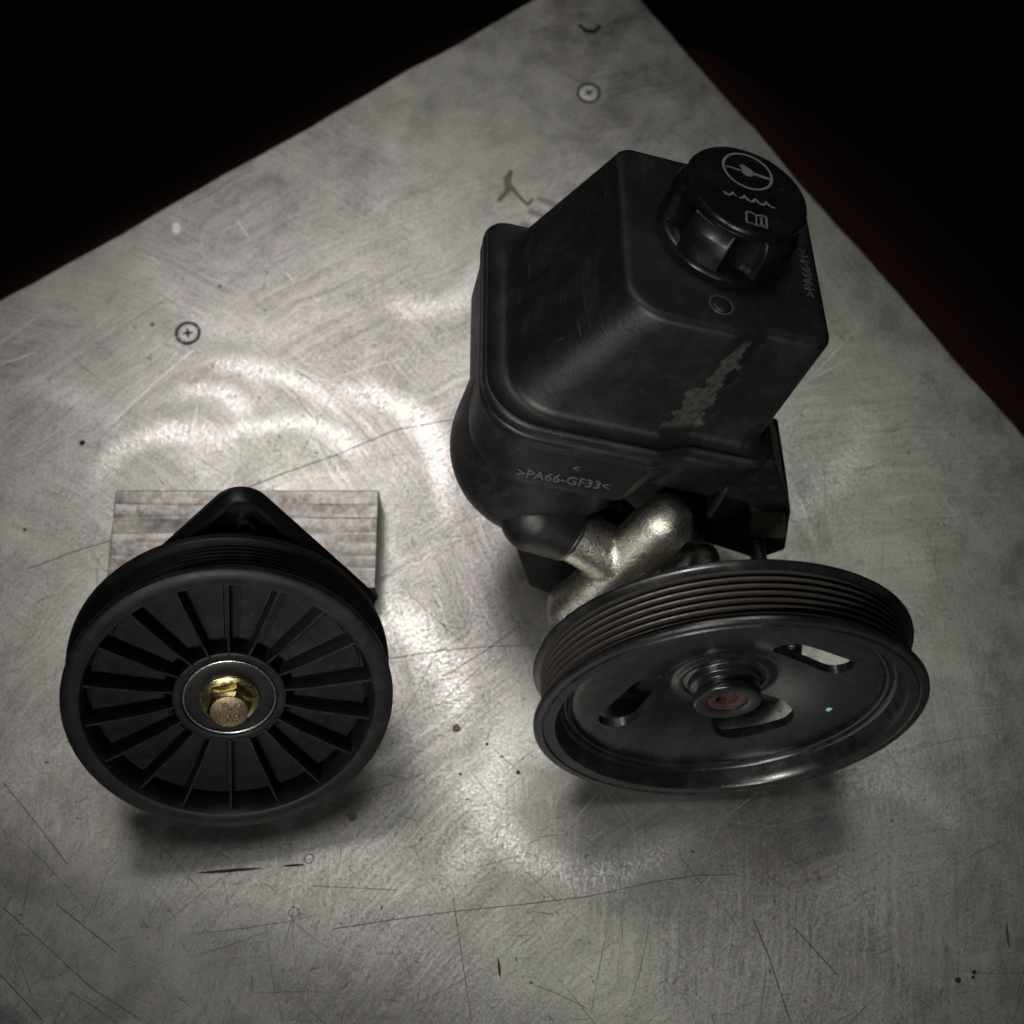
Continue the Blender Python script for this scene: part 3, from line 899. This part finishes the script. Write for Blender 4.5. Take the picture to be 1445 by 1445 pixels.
    obj('pump_housing', v, f, M['shaded_cast'], t, ID)  # low cross capsule added to block light and darken the bench behind the pulley
    # tank outlet sleeve ring between tank bulge and casting
    Xr = Vector((.95494, -.0905, -.28266)); Ur = Vector((.29678, .30175, .90602)); Nr = Vector((.0033, -.94908, .31501)); Or = Vector((62.77, 36.14, 135.0))
    Mr = mat4(Or, Xr, Nr, Ur)          # x right, y to the front, z up
    Mr2 = mat4(Or, Xr, Ur, Nr)         # x right, y up, z out of the front wall
    axis_a = (Vector((36, -33, 49)) - Vector((15.5, -24.5, 58.5))).normalized()
    q = axis_a.to_track_quat('Z', 'Y').to_matrix().to_4x4()
    v, f = lathe(round_poly([(8.0, -1.5), (10.2, -1.5), (10.2, 0.8), (8.0, 0.8)], 0.4, 2), 48)
    v, f = capsule(Vector((18.6, -27.0, 56.8)), Vector((18.6, -27.0, 56.8)) - axis_a * 11, 11.0, 13.6, 48, 12)
    e_ = Vector((18.6, -27.0, 56.8))
    v = [tuple(Vector(p_) - axis_a * max(0.0, (Vector(p_) - e_).dot(axis_a) - 1.2)) for p_ in v]
    obj('outlet_sleeve', v, f, M['tank_plastic'], t, ID)
    v = f = None
    v, f = lathe(round_poly([(8.0, -0.8), (10.4, -0.8), (10.4, 0.8), (8.0, 0.8)], 0.4, 2), 48)
    obj('seal_ring', v, f, M['dull_steel'], t, Matrix.Translation(Vector((20.3, -27.7, 56.0))) @ q)
    # ---- reservoir
    def outline(x0, x1, n0, n1, rfl, r, sx, step, sw=5.0):
        pts = [(x0, n0), (x0, n1), (sx - sw, n1), (sx + sw, n1 - step), (x1, n1 - step), (x1, n0)]
        return round_poly(pts, [r, rfl, 7, 7, r, r], 8)
    def lp(z, e=0.0, **k):
        k = dict(k)
        k['x0'] += e; k['x1'] -= e; k['n0'] += e; k['n1'] -= e
        k['rfl'] = max(k['rfl'] - e, 0.5); k['r'] = max(k['r'] - e, 0.5)
        return [(x, y, z) for x, y in outline(**k)]
    top = dict(x0=-32.3, x1=32.3, n0=-36.2, n1=37.6, rfl=13, r=6.5, sx=6.0, step=3.2)
    base = dict(x0=-52.2, x1=30.6, n0=-36.8, n1=38.4, rfl=15, r=8, sx=0.5, step=3.4)
    def between(f_): return {k: top[k] * (1 - f_) + base[k] * f_ for k in top}
    loops = [lp(0.0, 3.2, **top), lp(-0.12, 1.9, **top), lp(-0.55, 0.95, **top), lp(-1.2, 0.35, **top), lp(-2.2, 0.0, **top)]
    for k in range(1, 9):
        f_ = k / 9
        loops.append(lp(-2.2 - 41.8 * f_, 0.0, **between(f_)))
    flange = dict(x0=-60.2, x1=34.6, n0=-44.8, n1=45.0, rfl=18, r=9, sx=1.0, step=4.4)
    loops += [lp(-44.4, 0, **base), lp(-45.8, -0.5, **base), lp(-46.7, -1.4, **base), lp(-47.1, -2.6, **base),
              lp(-47.4, 1.6, **flange), lp(-47.0, 1.0, **flange), lp(-47.3, 0.4, **flange), lp(-48.2, 0.0, **flange), lp(-50.6, 0.0, **flange), lp(-51.3, 0.5, **flange)]
    v, f = loft(loops)
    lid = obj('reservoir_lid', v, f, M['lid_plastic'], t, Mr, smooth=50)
    skirt = dict(x0=-59.8, x1=34.2, n0=-44.4, n1=44.6, rfl=18, r=9, sx=1.0, step=4.4)
    sk2 = dict(x0=-57.2, x1=33.5, n0=-43, n1=43.4, rfl=20, r=10, sx=-2.0, step=10)
    loops = [lp(-50.9, 1.0, **skirt), lp(-51.6, 0.6, **skirt), lp(-52.2, 0.0, **skirt), lp(-54.5, 0.0, **skirt), lp(-55.6, 0.9, **skirt), lp(-57.5, 1.6, **skirt)]
    for k in range(0, 6):
        f_ = k / 5
        dd = {key: skirt[key] * (1 - f_) + sk2[key] * f_ for key in skirt}
        loops.append(lp(-58.5 - 15.5 * f_, 1.6 * (1 - f_), **dd))
    loops += [lp(-74.6, 0.3, **sk2), lp(-74.9, 1.0, **sk2), lp(-75.2, 4, **sk2)]
    v, f = loft(loops)
    obj('reservoir_base', v, f, M['tank_plastic'], t, Mr, smooth=50)
    c0 = Vector((10, 1.0, 63)); c1 = c0 + Xr * 6 + Nr * 0
    v, f = capsule(c0, c0 + Ur * 24, 31, 31, 64, 16)
    bulge = obj('tank_bulge', v, f, M['tank_plastic'], t, ID)
    boolean(bulge, [cyl(Vector((17.0, -26.2, 57.6)), Vector((17.0, -26.2, 57.6)) + axis_a * 70, 13, 64)])
    # lettering on skirt, lid marks
    m_ = Mr2 @ Matrix.Translation(Vector((-27.5, -69.2, 43.35))) @ Matrix.Rotation(R(3), 4, 'Z')
    text_mesh('>PA66-GF33<', 5.2, 0.18, M['emboss'], 'lettering', t, m_, 1.0, 0.07)
    m_ = Mr2 @ Matrix.Translation(Vector((-25.5, -63.2, 43.2))) @ Matrix.Rotation(R(8), 4, 'Z')
    text_mesh('<', 4.0, 0.18, M['emboss'], 'lettering', t, m_, 1.0, 0.07)
    m_ = mat4(Or, Xr, -Nr, Ur) @ Matrix.Translation(Vector((27.6, -3.5, 0.05))) @ Matrix.Rotation(R(90), 4, 'Z')
    text_mesh('>PA66-M<', 4.6, 0.1, M['emboss'], 'lettering', lid, m_, 1.05, 0.06)
    v, f = solid([(0.02, 0.5), (1.9, 0.55), (2.7, 0.3), (3.0, -0.4)], 32)
    obj('gate_mark', v, f, M['lid_plastic'], lid, Mr @ Matrix.Translation(Vector((-2.7, 26.8, 0.0))))
    v, f = lathe([(3.3, -0.3), (3.5, 0.12), (3.8, 0.12), (4.0, -0.3)], 32)
    obj('gate_ring', v, f, M['emboss'], lid, Mr @ Matrix.Translation(Vector((-2.7, 26.8, 0.0))))
    # ---- filler cap
    SCAL = 16.0
    Mc = Mr @ Matrix.Translation(Vector((-0.6, -1.0, 2.2)))
    v, f = solid([(20.1, -3.2), (20.9, -0.2), (21.1, 0.8), (20.6, 1.8), (19.6, 2.5), (15.0, 2.7)], 128)
    cap = obj('filler_cap', v, f, M['cap_plastic'], t, Mc, smooth=35)
    def grip(Rz, z, n_=240):
        out = []
        for k in range(n_):
            th = 2 * math.pi * k / n_
            r_ = Rz
            for m_ in range(5):
                dth = th - R(SCAL + 72 * m_)
                cc, rc = 22.8, 6.3
                disc_ = rc * rc - (cc * math.sin(dth)) ** 2
                if disc_ > 0 and math.cos(dth) > 0:
                    r_ = min(r_, cc * math.cos(dth) - math.sqrt(disc_))
            out.append((r_ * math.cos(th), r_ * math.sin(th), z))
        return out
    v, f = loft([grip(20.9, 2.3), grip(20.8, 3.0), grip(20.7, 11.4), grip(20.4, 11.9), grip(19.2, 15.0), grip(18.8, 15.3), grip(17.6, 15.4)])
    gr = obj('grip', v, f, M['cap_plastic'], cap, Mc, smooth=24)
    bv = gr.modifiers.new('b', 'BEVEL'); bv.width = 0.28 * S; bv.segments = 2; bv.limit_method = 'ANGLE'; bv.angle_limit = R(32)
    bpy.context.view_layer.update(); bake(gr, 40)
    v, f = lathe(round_poly([(15, 14.9), (18.5, 14.9), (18.5, 15.9), (18.0, 16.2), (15, 16.2)], 0.25, 2), 128)
    obj('cap_ring', v, f, M['cap_plastic'], cap, Mc)
    v, f = solid([(18.7, 16.3), (19.0, 16.7), (19.0, 17.6), (18.6, 18.25), (17.9, 18.5), (17.2, 18.42), (0.02, 18.42)], 128)
    obj('cap_disc', v, f, M['cap_plastic'], cap, Mc)
    # printed symbols: steering wheel, fluid waves, manual
    Ms = mat4(Or, Xr, -Nr, Ur) @ Matrix.Translation(Vector((-0.6, -1.4, 20.67))) @ Matrix.Rotation(R(-4), 4, 'Z')
    def disc(cx, cy, r, n=32): return [(cx + r * math.cos(2 * math.pi * i / n), cy + r * math.sin(2 * math.pi * i / n)) for i in range(n)], [tuple(range(n))]
    def sym(name, parts):
        v, f = join(*[([(x, y, 0.0 + 0.004 * i) for x, y in a], b) for i, (a, b) in enumerate(parts)])
        obj(name, v, f, M['print'], cap, Ms, recalc=False)
    wx, wy = 0.0, 10.9
    ring = [(wx + 7.7 * math.cos(2 * math.pi * i / 64), wy + 7.7 * math.sin(2 * math.pi * i / 64)) for i in range(64)]
    parts = [stroke(ring, 0.75, True), disc(wx, wy - 0.3, 1.95), stroke([(wx + 1.4, wy - 0.3), (wx + 7.3, wy - 0.6)], 1.05),
             stroke([(wx - 1.2, wy + 0.6), (wx - 2.2, wy + 1.9), (wx - 1.3, wy + 2.3), (wx - .2, wy + 1.3)], [1.2, .7, .7, 1.0])]
    rnd = random.Random(2)
    for k in range(9):
        x = wx - 7.0 + k * 0.62
        parts.append(stroke([(x, wy - 0.75 + rnd.uniform(-.25, .25)), (x + rnd.uniform(.3, .7), wy - 0.3 + rnd.uniform(-.4, .4))], rnd.uniform(.35, .75)))
    sym('steering_wheel_symbol', parts)
    parts = []
    parts += [stroke([(-8, -1.8), (-7.3, -2.4), (-6.3, -2.6), (-5.5, -2.0), (-5.0, -.7)], [.7, .9, .9, .8, .5]),
              stroke([(-4.8, -1.2), (-4.5, -1.9), (-4.0, -2.4)], [.3, .4, .3]),
              stroke([(-3.2, -2.5), (-2.4, -2.4), (-1.8, -1.8), (-1.5, -.7), (-1.1, -1.6), (-.3, -2.5), (.8, -2.7), (1.5, -2.0), (1.9, -.7), (2.3, -1.6),
                      (3.1, -2.5), (4.2, -2.7), (4.9, -2.0), (5.3, -.7), (5.7, -1.6), (6.6, -2.4), (8.2, -2.4)],
                     [.4, .6, .8, .5, .8, .8, .8, .8, .5, .8, .8, .8, .8, .5, .8, .7, .4])]
    sym('fluid_level_symbol', parts)
    b0, b1, b2, yb, yt = -1.2, 1.8, 5.0, -12.7, -8.0
    parts = [stroke([(b0, yb), (b0, yt)], .55), stroke([(b0, yt), (-.2, yt + .35), (1.0, yt + .1), (b1, yt - .5)], .5), stroke([(b1, yt - .5), (2.7, yt + .1), (3.9, yt + .35), (b2, yt)], .5),
             stroke([(b2, yt), (b2, yb)], .6), stroke([(b1, yt - .5), (b1, yb + .2)], .45), stroke([(b0, yb), (0.0, yb + .3), (b1, yb - .1), (3.6, yb + .3), (b2, yb)], .4),
             disc(3.4, yt - 1.0, .42, 12), stroke([(3.4, yt - 1.8), (3.4, yb + 1.0)], .6), stroke([(2.8, yb + .95), (4.0, yb + .95)], .35), stroke([(2.9, yt - 1.8), (3.4, yt - 1.8)], .3)]
    sym('manual_symbol', parts)
    # ---- mounting bracket on the right, boss, studs
    poly = round_poly([(18, -50), (36.5, -50), (46, -62), (54, -74.5), (49.5, -73), (45, -74.5), (40.0, -73.5), (36, -71.5), (29, -70.5), (24, -68)], [1, 1.5, 6, 1.2, 2, 2, 2, 2, 1, 1], 4)
    v, f = prism(poly, 10, 36, 0.5)
    plate = obj('side_bracket', v, f, M['tank_plastic'], t, Mr2)
    poly = round_poly([(38, -62), (47, -62), (55.5, -77), (63, -97), (56, -105), (34, -101)], 1.5, 4)
    v, f = prism(poly, 4, 31, 0.6)
    obj('side_cheek', v, f, M['tank_plastic'], t, Mr2)
    v, f = solid([(0.02, 0.0), (1.55, 0.0), (1.6, -0.2)], 20)
    obj('bracket_hole_shade', v, f, M['scuff_and_shade'], plate, Mr2 @ Matrix.Translation(Vector((41.0, -61.5, 36.05))))  # black disc laid on the plate, painted for the dark inside a hole
    v, f = box(26.8, 28.3, -81, -64.5, 34.2, 36.6, 0.3)
    obj('bracket_rib', v, f, M['dull_steel'], plate, Mr2)
    v, f = box(28.6, 39.5, -87, -69, 8, 33.0, 0.5)
    obj('pocket_shade_box', v, f, M['bracket_paint'], plate, Mr2)  # solid dark box, the shade of the pocket put into its paint
    v, f = box(18, 43, -108, -72, -24, 22, 1.0)
    obj('gap_shade_box', v, f, M['bracket_paint'], plate, Mr2)  # added dark box standing in for the shaded gap behind the bracket
    v, f = prism(round_poly([(38.0, -70.0), (51, -72.5), (58.3, -87.5), (46.0, -90.0)], 1.2, 4), 8, 34.6, 0.8)
    obj('mounting_boss', v, f, M['grey_cast'], t, Mr2)
    def stud(name, base_pt, length, r):
        q_ = npv.to_track_quat('Z', 'Y').to_matrix().to_4x4()
        pr = [(0.02, -6)]
        pr += [(r, -6)]
        z_ = -5.5
        while z_ < length - 1.0:
            pr += [(r, z_), (r, z_ + .3), (r - .38, z_ + .5), (r - .38, z_ + .7), (r, z_ + .9)]
            z_ += 1.0
        pr += [(r - .5, length), (0.02, length)]
        v, f = solid(pr, 40)
        obj(name, v, f, M['dull_steel'], t, Matrix.Translation(Vector(base_pt)) @ q_, smooth=25)
    stud('stud', (83.2, -30.0, 47.5), 18, 2.7)
    stud('stud', (89.3, -50.0, 54.0), 21, 2.9)
    # dark lug below the tank
    poly = round_poly([(-31, -112), (-29.5, -116), (-15.5, -141), (-5, -144), (22, -136), (26, -118), (5, -100)], 2.0, 4)
    v, f = prism(poly, 6, 33, 0.8)
    obj('mounting_lug', v, f, M['lug_paint'], t, Mr2)
pump()
